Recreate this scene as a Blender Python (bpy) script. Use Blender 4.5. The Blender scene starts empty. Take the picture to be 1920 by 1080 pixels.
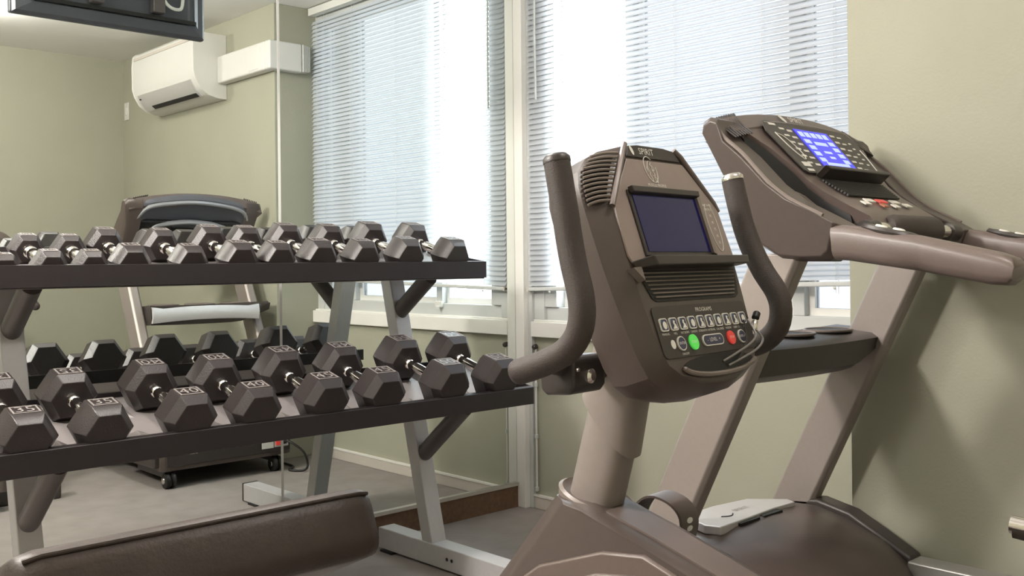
import bpy, math, random
from mathutils import Vector, Matrix

random.seed(7)
SC = bpy.context.scene
COL = SC.collection

# ------------------------------------------------------------------ camera
# World: mirror wall is the plane x = 0 (room at x > 0), window wall is y = 0 (room at y < 0).
CAM = Vector((3.122, -2.984, 1.05))
YAW, ROLL = 0.8184, 0.0103
cam = bpy.data.cameras.new('camera')
cam.sensor_width = 36.0
cam.lens = 1862.0 / 1920.0 * 36.0
cam.shift_y = -46.5 / 1920.0
cam.clip_start = 0.05
camo = bpy.data.objects.new('camera', cam)
COL.objects.link(camo)
_r = Vector((math.cos(YAW), math.sin(YAW), 0)); _u = Vector((0, 0, 1)); _f = Vector((-math.sin(YAW), math.cos(YAW), 0))
_r2 = _r * math.cos(ROLL) - _u * math.sin(ROLL)
_u2 = _r * math.sin(ROLL) + _u * math.cos(ROLL)
m = Matrix.Identity(4)
for i in range(3):
    m[i][0], m[i][1], m[i][2], m[i][3] = _r2[i], _u2[i], -_f[i], CAM[i]
camo.matrix_world = m
SC.camera = camo

# ------------------------------------------------------------------ view, world, lamps
vs = SC.view_settings
vs.view_transform = 'Standard'; vs.look = 'None'; vs.exposure = 0.52; vs.gamma = 1.0; vs.use_curve_mapping = False
SC.cycles.max_bounces = 10
SC.cycles.transparent_max_bounces = 16
SC.cycles.sample_clamp_indirect = 6.0
W = bpy.data.worlds.new('world'); SC.world = W; W.use_nodes = True
wn = W.node_tree.nodes; wn['Background'].inputs[0].default_value = (0.90, 0.95, 1.0, 1); wn['Background'].inputs[1].default_value = 7.0

def area(name, loc, size, power, color=(1, 1, 1), rot=(0, 0, 0), size_y=None):
    l = bpy.data.lights.new(name, 'AREA'); l.energy = power; l.color = color; l.size = size
    if size_y: l.shape = 'RECTANGLE'; l.size_y = size_y
    o = bpy.data.objects.new(name, l); o.location = loc; o.rotation_euler = rot; COL.objects.link(o); return o
def bulb(loc, r, power, color):
    l = bpy.data.lights.new('ceiling_lamp_light', 'POINT'); l.energy = power; l.color = color; l.shadow_soft_size = r
    o = bpy.data.objects.new('ceiling_lamp_light', l); o.location = loc; COL.objects.link(o); return o
LC = (1.0, 0.945, 0.885)
bulb((2.66, -1.46, 2.39), 0.07, 15, LC)
bulb((0.95, -3.35, 2.20), 0.14, 125, LC)
bulb((1.00, -1.60, 2.28), 0.10, 27, LC)

# ------------------------------------------------------------------ materials
def mat(name, col, rough=0.5, metal=0.0, noise=0.0, nscale=40.0, bump=0.0, bscale=200.0, spec=0.5, emit=None, estr=0.0, coat=0.0):
    ma = bpy.data.materials.new(name); ma.use_nodes = True
    nt = ma.node_tree; b = nt.nodes['Principled BSDF']
    b.inputs['Base Color'].default_value = (*col, 1); b.inputs['Roughness'].default_value = rough; b.inputs['Metallic'].default_value = metal
    b.inputs['Specular IOR Level'].default_value = spec
    b.inputs['Coat Weight'].default_value = coat
    tc = nt.nodes.new('ShaderNodeTexCoord')
    if noise > 0:
        n = nt.nodes.new('ShaderNodeTexNoise'); n.inputs['Scale'].default_value = nscale; n.inputs['Detail'].default_value = 6
        nt.links.new(tc.outputs['Object'], n.inputs['Vector'])
        mr = nt.nodes.new('ShaderNodeMapRange')
        mr.inputs['To Min'].default_value = 1 - noise; mr.inputs['To Max'].default_value = 1 + noise
        nt.links.new(n.outputs['Fac'], mr.inputs['Value'])
        mx = nt.nodes.new('ShaderNodeMix'); mx.data_type = 'RGBA'; mx.blend_type = 'MULTIPLY'
        mx.inputs[0].default_value = 1; mx.inputs[6].default_value = (*col, 1)
        nt.links.new(mr.outputs['Result'], mx.inputs[7]); nt.links.new(mx.outputs[2], b.inputs['Base Color'])
    if bump > 0:
        n2 = nt.nodes.new('ShaderNodeTexNoise'); n2.inputs['Scale'].default_value = bscale; n2.inputs['Detail'].default_value = 3
        nt.links.new(tc.outputs['Object'], n2.inputs['Vector'])
        bp = nt.nodes.new('ShaderNodeBump'); bp.inputs['Strength'].default_value = bump; bp.inputs['Distance'].default_value = 0.002
        nt.links.new(n2.outputs['Fac'], bp.inputs['Height']); nt.links.new(bp.outputs['Normal'], b.inputs['Normal'])
    if emit:
        b.inputs['Emission Color'].default_value = (*emit, 1); b.inputs['Emission Strength'].default_value = estr
    return ma

MT = {}
MT['wall'] = mat('olive_paint', (0.366, 0.360, 0.285), 0.75, noise=0.06, nscale=3, bump=0.25, bscale=120, spec=0.25)
MT['ceiling'] = mat('ceiling_paint', (0.86, 0.85, 0.82), 0.9, noise=0.03, nscale=4, bump=0.2, bscale=150)
MT['floor'] = mat('rubber_floor', (0.26, 0.230, 0.215), 0.7, noise=0.25, nscale=9, bump=0.4, bscale=260)
MT['trim'] = mat('white_trim', (0.78, 0.76, 0.72), 0.5, noise=0.05, nscale=8)
MT['base'] = mat('beige_baseboard', (0.55, 0.50, 0.45), 0.6, noise=0.06, nscale=10)
MT['brownbase'] = mat('brown_ribbed_baseboard', (0.15, 0.085, 0.05), 0.85, noise=0.45, nscale=60, bump=0.8, bscale=180)
MT['alu'] = mat('brushed_aluminium', (0.62, 0.60, 0.57), 0.35, 0.85, noise=0.05, nscale=30)
MT['winframe'] = mat('window_frame_grey', (0.52, 0.53, 0.52), 0.45, noise=0.03, nscale=6)
MT['black'] = mat('hex_rubber', (0.024, 0.018, 0.0175), 0.36, noise=0.25, nscale=40, bump=0.25, bscale=300)
MT['plate'] = mat('number_plate_rubber', (0.24, 0.215, 0.205), 0.35, noise=0.1, nscale=60)
MT['chrome'] = mat('chrome', (0.80, 0.76, 0.72), 0.12, 1.0)
MT['tray'] = mat('dark_powder_coat', (0.015, 0.011, 0.012), 0.45, noise=0.15, nscale=50, bump=0.15, bscale=350)
MT['traytop'] = mat('tray_sheet_steel', (0.27, 0.245, 0.24), 0.38, 0.25, noise=0.1, nscale=30)
MT['rackgrey'] = mat('silver_grey_powder_coat', (0.50, 0.49, 0.495), 0.40, 0.25, noise=0.06, nscale=60, bump=0.1, bscale=400)
MT['arm'] = mat('graphite_powder_coat', (0.115, 0.10, 0.098), 0.36, 0.3, noise=0.1, nscale=50)
MT['taupe'] = mat('taupe_frame_paint', (0.30, 0.258, 0.238), 0.40, 0.3, noise=0.05, nscale=80, bump=0.08, bscale=500)
MT['plastic'] = mat('brown_grey_plastic', (0.142, 0.108, 0.096), 0.35, noise=0.08, nscale=60, bump=0.12, bscale=600)
MT['plastic2'] = mat('dark_brown_plastic', (0.042, 0.034, 0.031), 0.38, noise=0.1, nscale=60, bump=0.12, bscale=600)
MT['plastic3'] = mat('light_taupe_plastic', (0.185, 0.150, 0.132), 0.34, noise=0.05, nscale=60)
MT['plastic4'] = mat('mid_brown_plastic', (0.135, 0.103, 0.088), 0.36, noise=0.08, nscale=60, bump=0.12, bscale=600)
MT['plastic5'] = mat('lit_face_plastic', (0.27, 0.212, 0.192), 0.42, noise=0.06, nscale=60, bump=0.12, bscale=600)  # brighter copy of the brown plastic, light on the face put into its colour
MT['plasticd'] = mat('deep_brown_plastic', (0.080, 0.061, 0.053), 0.34, noise=0.08, nscale=60, bump=0.12, bscale=600)
MT['pit'] = mat('black_plastic', (0.008, 0.007, 0.007), 0.5)
MT['foam'] = mat('grip_foam', (0.052, 0.040, 0.035), 0.62, noise=0.15, nscale=120, bump=0.4, bscale=500)
MT['silverp'] = mat('silver_plastic', (0.62, 0.60, 0.60), 0.3, 0.4, noise=0.04, nscale=40)
MT['steelrail'] = mat('side_rail_aluminium', (0.45, 0.44, 0.42), 0.38, 0.6, noise=0.06, nscale=70)
MT['belt'] = mat('running_belt', (0.05, 0.043, 0.04), 0.6, noise=0.2, nscale=120, bump=0.3, bscale=500)
MT['white'] = mat('white_plastic', (0.66, 0.65, 0.615), 0.38, noise=0.02, nscale=12)
MT['print'] = mat('pale_print', (0.80, 0.76, 0.70), 0.5)
MT['printd'] = mat('soft_print', (0.34, 0.30, 0.27), 0.5)
MT['tvback'] = mat('tv_back_plastic', (0.075, 0.08, 0.095), 0.42, noise=0.1, nscale=40)
MT['vinyl'] = mat('brown_vinyl', (0.042, 0.029, 0.024), 0.46, noise=0.3, nscale=30, bump=0.35, bscale=160)
MT['green'] = mat('green_key', (0.10, 0.62, 0.10), 0.4, emit=(0.1, 0.7, 0.1), estr=0.25)
MT['red'] = mat('red_key', (0.62, 0.06, 0.05), 0.4, emit=(0.8, 0.05, 0.04), estr=0.15)
MT['navy'] = mat('navy_key', (0.045, 0.045, 0.085), 0.4)
MT['cyan'] = mat('pale_blue_glint', (0.20, 0.33, 0.42), 0.4)
MT['copper'] = mat('orange_key', (0.5, 0.16, 0.08), 0.4)
MT['cable'] = mat('grey_cable', (0.22, 0.20, 0.19), 0.35)
MT['shell'] = mat('blue_grey_back_shell', (0.115, 0.118, 0.135), 0.35, 0.2, noise=0.05, nscale=40)  # bluish window light is put into the shell colour
MT['shellrim'] = mat('silver_shell_rim', (0.36, 0.36, 0.38), 0.3, 0.4)

def mirror_mat():
    ma = bpy.data.materials.new('mirror_silvering'); ma.use_nodes = True
    b = ma.node_tree.nodes['Principled BSDF']
    b.inputs['Base Color'].default_value = (0.86, 0.895, 0.865, 1); b.inputs['Metallic'].default_value = 1; b.inputs['Roughness'].default_value = 0.0
    return ma
MT['mirror'] = mirror_mat()
def slat_mat():
    ma = bpy.data.materials.new('translucent_slat'); ma.use_nodes = True
    nt = ma.node_tree; nt.nodes.clear()
    o = nt.nodes.new('ShaderNodeOutputMaterial'); d = nt.nodes.new('ShaderNodeBsdfDiffuse'); t = nt.nodes.new('ShaderNodeBsdfTranslucent'); mx = nt.nodes.new('ShaderNodeMixShader')
    d.inputs[0].default_value = (0.56, 0.57, 0.59, 1); t.inputs[0].default_value = (0.80, 0.84, 0.88, 1)
    mx.inputs[0].default_value = 0.42
    nt.links.new(d.outputs[0], mx.inputs[1]); nt.links.new(t.outputs[0], mx.inputs[2]); nt.links.new(mx.outputs[0], o.inputs[0])
    return ma
MT['slat'] = slat_mat()
def pane_mat(name, tint):
    ma = bpy.data.materials.new(name); ma.use_nodes = True
    nt = ma.node_tree; nt.nodes.clear()
    o = nt.nodes.new('ShaderNodeOutputMaterial'); d = nt.nodes.new('ShaderNodeBsdfTransparent'); g = nt.nodes.new('ShaderNodeBsdfGlossy'); mx = nt.nodes.new('ShaderNodeMixShader')
    d.inputs[0].default_value = (*tint, 1); g.inputs['Roughness'].default_value = 0.02; mx.inputs[0].default_value = 0.06
    nt.links.new(d.outputs[0], mx.inputs[1]); nt.links.new(g.outputs[0], mx.inputs[2]); nt.links.new(mx.outputs[0], o.inputs[0])
    return ma
MT['clear'] = pane_mat('clear_glass', (0.95, 0.97, 0.97))
MT['tint'] = pane_mat('dimming_glass', (0.37, 0.385, 0.40))  # tint added to dim the daylight behind the slats
def screen_mat(name, dark, lit, estr):
    # a liquid-crystal display: dark blue ground with pale blocks of segments
    ma = bpy.data.materials.new(name); ma.use_nodes = True
    b = ma.node_tree.nodes['Principled BSDF']
    b.inputs['Base Color'].default_value = (*dark, 1); b.inputs['Roughness'].default_value = 0.12
    b.inputs['Emission Color'].default_value = (*lit, 1); b.inputs['Emission Strength'].default_value = estr
    return ma
MT['lcd'] = screen_mat('dark_display', (0.004, 0.004, 0.03), (0.010, 0.008, 0.11), 0.16)
MT['lcdlit'] = screen_mat('lit_display', (0.02, 0.02, 0.3), (0.03, 0.03, 0.95), 0.9)
MT['seg'] = screen_mat('display_segments', (0.2, 0.25, 0.8), (0.35, 0.42, 1.0), 0.85)

# ------------------------------------------------------------------ mesh helpers
class G:
    """collects vertices and faces; linked as ONE mesh object by mk()"""
    def __init__(s): s.v = []; s.f = []
    def add(s, v, f):
        n = len(s.v); s.v += [Vector(p) for p in v]; s.f += [tuple(i + n for i in q) for q in f]; return s
    def box(s, lo, hi):
        x0, y0, z0 = lo; x1, y1, z1 = hi
        return s.add([(x0,y0,z0),(x1,y0,z0),(x1,y1,z0),(x0,y1,z0),(x0,y0,z1),(x1,y0,z1),(x1,y1,z1),(x0,y1,z1)],
                     [(0,3,2,1),(4,5,6,7),(0,1,5,4),(1,2,6,5),(2,3,7,6),(3,0,4,7)])
    def prism(s, pts, n):
        """polygon of 3D points extruded by vector n"""
        n = Vector(n); k = len(pts); v = [Vector(p) for p in pts]
        w = [p + n for p in v]
        nn = sum(((v[i]).cross(v[(i + 1) % k]) for i in range(k)), Vector())
        if nn.dot(n) > 0: v, w = w, v
        f = [tuple(range(k)), tuple(k + i for i in reversed(range(k)))]
        f += [(i, k + i, k + (i + 1) % k, (i + 1) % k) for i in range(k)]
        return s.add(v + w, f)
    def loft(s, rings, cap=True, closed=True):
        k = len(rings[0]); v = [p for r in rings for p in r]; f = []
        for a in range(len(rings) - 1):
            for i in range(k if closed else k - 1):
                j = (i + 1) % k
                f.append((a * k + i, a * k + j, (a + 1) * k + j, (a + 1) * k + i))
        if cap:
            f.append(tuple(reversed(range(k)))); b = (len(rings) - 1) * k; f.append(tuple(b + i for i in range(k)))
        return s.add(v, f)
    def tube(s, path, r, n=12, r2=None, up=None, radii=None, caps=True):
        """round (or oval r x r2) tube along a path of points"""
        P = [Vector(p) for p in path]; rings = []
        ref = Vector(up) if up else None
        for i, p in enumerate(P):
            t = (P[min(i + 1, len(P) - 1)] - P[max(i - 1, 0)]).normalized()
            if ref is None:
                ref = Vector((0, 0, 1)) if abs(t.z) < 0.9 else Vector((1, 0, 0))
            a = (ref - t * ref.dot(t)).normalized(); b = t.cross(a)
            if not up: ref = a
            q = radii[i] if radii else 1.0
            rr, rs = r * q, (r2 or r) * q
            rings.append([p + a * (rr * math.cos(2 * math.pi * k / n)) + b * (rs * math.sin(2 * math.pi * k / n)) for k in range(n)])
        return s.loft(rings, cap=caps)
    def bar(s, a, b, w, h, up=(0, 0, 1)):
        """rectangular bar from a to b, w across, h along up"""
        a, b = Vector(a), Vector(b); t = (b - a).normalized(); u = Vector(up); u = (u - t * u.dot(t)).normalized(); c = t.cross(u)
        r = lambda p: [p + c * (w / 2) * i + u * (h / 2) * j for i, j in ((-1, -1), (1, -1), (1, 1), (-1, 1))]
        return s.loft([r(a), r(b)])
    def lathe(s, prof, o, ax, n=20):
        """profile of (distance along ax, radius) about the axis through o"""
        o, ax = Vector(o), Vector(ax).normalized()
        a = ax.orthogonal().normalized(); b = ax.cross(a)
        rings = [[o + ax * d + (a * math.cos(2 * math.pi * k / n) + b * math.sin(2 * math.pi * k / n)) * r for k in range(n)] for d, r in prof]
        return s.loft(rings)
    def xf(s, fn): s.v = [Vector(fn(p)) for p in s.v]; return s

def mk(name, g, material, parent=None, bevel=0.0, seg=2, smooth=35, label=None, subsurf=0):
    me = bpy.data.meshes.new(name)
    off = Vector((0, 0, 0)); p = parent
    while p is not None: off += Vector(p.location); p = p.parent
    me.from_pydata([tuple(v - off) for v in g.v], [], g.f); me.validate()
    me.materials.append(material)
    for q in me.polygons: q.use_smooth = True
    import bmesh
    bm = bmesh.new(); bm.from_mesh(me); bmesh.ops.recalc_face_normals(bm, faces=bm.faces); bm.to_mesh(me); bm.free()
    me.set_sharp_from_angle(angle=math.radians(smooth))
    o = bpy.data.objects.new(name, me); COL.objects.link(o); o.parent = parent
    if bevel > 0:
        b = o.modifiers.new('bevel', 'BEVEL'); b.width = bevel; b.segments = seg; b.limit_method = 'ANGLE'; b.angle_limit = math.radians(40)
        b.harden_normals = True
    if subsurf:
        b = o.modifiers.new('sub', 'SUBSURF'); b.levels = subsurf; b.render_levels = subsurf
    if label: o['label'] = label
    return o
def thing(name, loc, label, cat, group=None):
    o = bpy.data.objects.new(name, None); o.empty_display_size = 0.1; COL.objects.link(o); o.location = loc
    return tag(o, label, cat, group)
def tag(o, label, cat, group=None):
    o['label'] = label; o['category'] = cat
    if group: o['group'] = group
    return o
def struct(o, label, cat=None):
    o['kind'] = 'structure'; o['label'] = label
    if cat: o['category'] = cat
    return o
_font = {}
def text2d(s, size):
    """flat lettering as (points, faces) centred on the origin"""
    key = s
    if key not in _font:
        c = bpy.data.curves.new('lettering', 'FONT'); c.body = s; c.align_x = 'CENTER'; c.align_y = 'CENTER'; c.size = 1.0; c.resolution_u = 2
        o = bpy.data.objects.new('lettering', c); COL.objects.link(o)
        bpy.context.view_layer.update()
        me = bpy.data.meshes.new_from_object(o.evaluated_get(bpy.context.evaluated_depsgraph_get()))
        _font[key] = ([tuple(v.co) for v in me.vertices], [tuple(p.vertices) for p in me.polygons])
        bpy.data.objects.remove(o); bpy.data.curves.remove(c); bpy.data.meshes.remove(me)
    v, f = _font[key]
    return [(p[0] * size, p[1] * size) for p in v], f
def put_text(g, s, size, P, sx=1.0):
    """lettering laid on a surface: P(u, v) gives the 3D point"""
    v, f = text2d(s, size)
    return g.add([P(x * sx, y) for x, y in v], f)
def circle(n, ru, rv=None, u0=0, v0=0):
    rv = rv or ru
    return [(u0 + ru * math.cos(2 * math.pi * k / n), v0 + rv * math.sin(2 * math.pi * k / n)) for k in range(n)]
def rrect(u0, v0, u1, v1, r, n=3):
    out = []
    for cx, cy, a in ((u1 - r, v1 - r, 0), (u0 + r, v1 - r, 90), (u0 + r, v0 + r, 180), (u1 - r, v0 + r, 270)):
        for k in range(n + 1):
            t = math.radians(a + 90 * k / n); out.append((cx + r * math.cos(t), cy + r * math.sin(t)))
    return out
def spline(pts, n=6):
    """Catmull-Rom through points"""
    P = [Vector(p) for p in pts]; out = []
    for i in range(len(P) - 1):
        a, b, c, d = P[max(i - 1, 0)], P[i], P[i + 1], P[min(i + 2, len(P) - 1)]
        for k in range(n):
            t = k / n
            out.append(0.5 * ((2 * b) + (c - a) * t + (2 * a - 5 * b + 4 * c - d) * t * t + (3 * b - a - 3 * c + d) * t ** 3))
    return out + [P[-1]]

# ================================================================== THE ROOM
WX, WD, SX, CZ, BY = 1.66, 0.25, 3.71, 2.47, -5.2
struct(mk('floor', G().box((-0.2, BY, -0.1), (SX + 0.1, 0.1, 0.0)), MT['floor']), 'dark grey-brown rubber gym floor', 'floor')
struct(mk('ceiling', G().box((-0.2, BY, CZ), (SX + 0.1, 0.25, CZ + 0.1)), MT['ceiling']), 'white painted ceiling seen in the mirror', 'ceiling')
struct(mk('wall_window', G().box((0, 0, 0), (WX + 0.1, 0.12, 0.735)), MT['wall']), 'olive green wall below the window', 'wall')
struct(mk('wall_right', G().box((WX, -WD, 0), (SX + 0.1, 0.25, CZ)), MT['wall'], bevel=0.004), 'olive green wall behind the treadmill with an air conditioner', 'wall')
struct(mk('wall_back', G().box((SX, BY, 0), (SX + 0.1, -WD, CZ)), MT['wall']), 'olive green wall opposite the mirror', 'wall')
struct(mk('wall_rear', G().box((-0.2, BY - 0.1, 0), (SX + 0.1, BY, CZ)), MT['wall']), 'olive green wall behind the camera', 'wall')
struct(mk('wall_left', G().box((-0.2, BY, 0), (-0.006, 0.12, CZ)), MT['wall']), 'wall carrying the mirror panels', 'wall')
# mirror, two panels with a polished seam between them
SEAM = -1.183
mb = G().box((-0.006, SEAM + 0.003, 0.105), (0.0, -0.004, CZ - 0.001))
tag(mk('mirror_panel', mb, MT['mirror']), 'tall wall mirror panel next to the window corner', 'mirror', 'wall mirror panels')
mb = G().box((-0.006, BY + 0.3, 0.105), (0.0, SEAM - 0.003, CZ - 0.001))
tag(mk('mirror_panel', mb, MT['mirror']), 'wide wall mirror panel behind the dumbbell rack, left of the seam', 'mirror', 'wall mirror panels')
struct(mk('trim_1', G().box((-0.005, SEAM - 0.0045, 0.105), (0.0012, SEAM + 0.0045, CZ - 0.001)), MT['white']), 'thin bright vertical seam strip between the mirror panels', 'trim')
struct(mk('trim_2', G().box((-0.006, BY + 0.3, 0.092), (0.012, -0.045, 0.106)), MT['alu']), 'thin aluminium channel along the mirror bottom', 'trim')
struct(mk('baseboard_left', G().box((-0.006, BY + 0.3, 0.0), (0.006, -0.045, 0.092)), MT['brownbase']), 'dark brown ribbed baseboard under the mirror', 'baseboard')
struct(mk('trim_3', G().box((0.0, -0.045, 0.0), (0.052, 0.0, CZ)), MT['trim'], bevel=0.003), 'white corner post between mirror and window', 'trim')
struct(mk('trim_4', G().box((0.052, -0.018, 0.0), (0.074, 0.0, CZ)), MT['winframe'], bevel=0.002), 'grey strip beside the white corner post', 'trim')
bb = mk('baseboard_window', G().box((0.074, -0.014, 0.0), (WX, 0.0, 0.052)), MT['base'], bevel=0.003)
struct(bb, 'beige baseboard along the wall below the window', 'baseboard')
mk('lit_top_edge', G().box((0.074, -0.017, 0.052), (WX, 0.0, 0.060)), MT['trim'], bb)  # whiter strip stands in for light on the baseboard's top
bb = mk('baseboard_right', G().box((WX, -WD - 0.014, 0.0), (SX, -WD, 0.055)), MT['base'], bevel=0.003)
struct(bb, 'beige baseboard along the wall behind the treadmill', 'baseboard')
# thin pipe with a valve in the corner
pp = thing('corner_pipe', (0.092, -0.014, 0), 'thin white pipe with small valve in the corner beside the post', 'pipe')
mk('pipe', G().tube([(0.092, -0.014, 0.075), (0.092, -0.014, 0.70)], 0.005, 8), MT['white'], pp)
for zz in (0.075, 0.30, 0.52):
    mk('clamp', G().lathe([(0, 0.004), (0.002, 0.009), (0.018, 0.009), (0.02, 0.004)], (0.092, -0.014, zz), (0, 0, 1), 10), MT['winframe'], pp)
mk('valve', G().lathe([(0, 0.008), (0.004, 0.011), (0.02, 0.011), (0.024, 0.005)], (0.092, -0.030, 0.69), (0, 1, 0.2), 12), MT['plastic2'], pp)

# ================================================================== WINDOW
win = bpy.data.objects.new('window_1', None); COL.objects.link(win); win.location = (0.86, 0, 0.735)
struct(win, 'wide window with grey-white frame behind the blind', 'window')
mk('window_sill', G().box((0.074, -0.026, 0.735), (WX, 0.10, 0.800)), MT['trim'], win, bevel=0.003)
mk('lower_frame', G().box((0.074, 0.015, 0.800), (WX, 0.10, 0.862)), MT['winframe'], win, bevel=0.003)
mk('ledge', G().box((0.074, -0.008, 0.800), (WX, 0.02, 0.808)), MT['trim'], win, bevel=0.002)
mk('upper_frame', G().box((0.074, 0.015, 2.38), (WX, 0.10, CZ)), MT['winframe'], win)
mk('side_jamb', G().box((0.074, -0.004, 0.808), (0.135, 0.10, CZ)), MT['winframe'], win, bevel=0.003)
mk('side_jamb', G().box((1.60, 0.010, 0.800), (WX + 0.02, 0.10, CZ)), MT['winframe'], win, bevel=0.003)
mk('fixed_panel', G().box((0.135, 0.000, 0.862), (0.205, 0.085, 2.38)), MT['winframe'], win, bevel=0.003)
for x in (0.60, 1.33):
    mk('mullion', G().box((x - 0.022, 0.020, 0.862), (x + 0.022, 0.09, 2.38)), MT['winframe'], win, bevel=0.003)
# sashes: a clear one next to the corner, two with panes darkened to dim the daylight
for x0, x1, m_ in ((0.205, 0.578, 'clear'), (0.622, 1.308, 'tint'), (1.352, 1.60, 'tint')):
    fr = G()
    for lo, hi in (((x0, .05, .862), (x0 + .022, .08, 2.38)), ((x1 - .022, .05, .862), (x1, .08, 2.38)),
                   ((x0 + .022, .05, .862), (x1 - .022, .08, .888)), ((x0 + .022, .05, 2.355), (x1 - .022, .08, 2.38))):
        fr.box(lo, hi)
    s_ = mk('sash', fr, MT['trim'], win)
    pl = G().box((x0 + .022, .063, .888), (x1 - .022, .067, 2.355))
    mk('pane', pl, MT[m_], win)
lt = G().box((0.565, 0.002, 0.842), (0.615, 0.02, 0.872)); lt.box((0.575, -0.012, 0.835), (0.592, 0.004, 0.85))
mk('latch', lt, MT['white'], win, bevel=0.003)

# ------------------------------------------------------------------ venetian blind
BX0, BX1, BYY = 0.070, 1.640, -0.030
bl = thing('venetian_blind', ((BX0 + BX1) / 2, BYY, 0.93), 'white venetian blind with thin horizontal slats covering the window', 'blind')
mk('head_rail', G().box((BX0, BYY - 0.02, 2.425), (BX1, BYY + 0.02, 2.465)), MT['white'], bl, bevel=0.002)
SAG = 0.024                                  # the bottom rail hangs a little higher at the right end
hang = lambda p: (p.x, p.y, p.z + SAG * (p.x - BX0))
rail = mk('bottom_rail', G().box((BX0, BYY - 0.013, 0.930), (BX1, BYY + 0.013, 0.946)).xf(hang), MT['winframe'], bl, bevel=0.004)
for x in (BX0, BX1 - 0.008):
    mk('end_cap', G().box((x, BYY - 0.0145, 0.928), (x + 0.008, BYY + 0.0145, 0.948)).xf(hang), MT['base'], rail)
TILT = math.radians(58); SW = 0.0262; PITCH = 0.0222
def slat_mesh():
    g = G(); n = 5; L = (BX1 - BX0) / 2 - 0.004
    rows = []
    for k in range(n + 1):
        s = (k / n - 0.5); c = 0.0030 * (1 - (2 * s) ** 2)      # crowned section
        y = s * SW * math.cos(TILT) + c * math.sin(TILT); z = s * SW * math.sin(TILT) + c * math.cos(TILT) * -1
        rows.append((y, -z if False else z, c))
    for k in range(n):
        y0, z0, _ = rows[k]; y1, z1, _ = rows[k + 1]
        for xa, xb in ((-L, 0), (0, L)):
            g.add([(xa, y0, z0), (xb, y0, z0), (xb, y1, z1), (xa, y1, z1)], [(0, 1, 2, 3)])
    return g
base_z = 0.962; ns = int((2.42 - base_z) / PITCH)
s0 = mk('slat', slat_mesh(), MT['slat'])
def set_slat(o, k):
    t = math.exp(-k / 5.0); o.parent = bl
    o.location = (0, 0, base_z - 0.93 + k * PITCH + SAG * (BX1 - BX0) / 2 * t)
    o.rotation_euler = (random.uniform(-0.035, 0.035), -SAG * t, 0)
set_slat(s0, 0)
for k in range(1, ns):
    c = s0.copy(); COL.objects.link(c); set_slat(c, k)
for x in (BX0 + 0.14, 0.585, 0.86, 1.235, BX1 - 0.14):
    g = G(); g.tube([(x, BYY - 0.009, 0.94), (x, BYY - 0.009, 2.44)], 0.0007, 5); g.tube([(x, BYY + 0.009, 0.94), (x, BYY + 0.009, 2.44)], 0.0007, 5)
    mk('ladder_cord', g, MT['white'], bl)
    mk('cord_button', G().lathe([(0, 0.004), (0.003, 0.006), (0.006, 0.003)], (x, BYY - 0.014, 0.926 + SAG * (x - BX0)), (0, -1, -0.3), 8), MT['white'], bl)
wd = mk('tilt_wand', G().tube([(0.150, BYY - 0.026, 1.735), (0.148, BYY - 0.028, 2.0), (0.147, BYY - 0.024, 2.42)], 0.0042, 6), MT['winframe'], bl)

# ================================================================== DUMBBELL RACK
RY = (-0.81, -2.13)                       # the two frames
rk = thing('dumbbell_rack', (0.45, -1.47, 0), 'two-tier silver and black dumbbell rack standing in front of the mirror', 'rack')
ux = lambda z: 0.435 - 0.255 * z          # front of the leaning uprights
for yc in RY:
    ft = mk('foot', G().box((0.10, yc - 0.036, 0.006), (0.93, yc + 0.036, 0.082)), MT['rackgrey'], rk, bevel=0.004)
    for hx in (0.50, 0.525):
        mk('bolt_hole', G().lathe([(0, 0.006), (0.0015, 0.006)], (hx, yc - 0.0365, 0.045), (0, -1, 0), 10), MT['pit'], ft)
    mk('end_cap', G().box((0.922, yc - 0.037, 0.004), (0.936, yc + 0.037, 0.084)), MT['tray'], ft, bevel=0.003)
    mk('rubber_foot', G().box((0.13, yc - 0.05, 0.0), (0.20, yc + 0.05, 0.008)), MT['pit'], ft)
    mk('rubber_foot', G().box((0.80, yc - 0.045, 0.0), (0.87, yc + 0.045, 0.008)), MT['pit'], ft)
    z0, z1 = 0.080, 1.05
    up = G().prism([(ux(z0), yc - 0.032, z0), (ux(z1), yc - 0.032, z1), (ux(z1) - 0.058, yc - 0.032, z1), (ux(z0) - 0.058, yc - 0.032, z0)], (0, 0.064, 0))
    mk('upright', up, MT['rackgrey'], rk, bevel=0.004)
    for (xa, za), (xb, zb) in (((0.318, 0.367), (0.56, 0.565)), ((0.176, 0.863), (0.375, 1.005))):
        a = Vector((xa, yc, za)); b = Vector((xb, yc, zb)); d = (b - a).normalized(); u = Vector((0, 1, 0)); v = d.cross(u)
        ring = lambda p, s=1.0: [p + u * (0.028 * s * math.cos(t)) + v * (0.030 * s * math.sin(t)) for t in [2 * math.pi * k / 20 for k in range(20)]]
        mk('support_arm', G().loft([ring(a, 0.3), ring(a + d * 0.004, 0.65), ring(a + d * 0.016, 0.92), ring(a + d * 0.028), ring(b)]), MT['arm'], rk)
        mk('mounting_plate', G().box((xb - 0.05, yc - 0.055, zb - 0.012 + 0.02), (xb + 0.035, yc + 0.055, zb + 0.012)), MT['tray'], rk, bevel=0.002)
mk('cross_tube', G().box((0.235, RY[1] + 0.03, 0.50), (0.285, RY[0] - 0.03, 0.55)), MT['tray'], rk, bevel=0.003)
YT0, YT1 = -2.55, -0.62
TL = math.radians(15)
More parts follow.
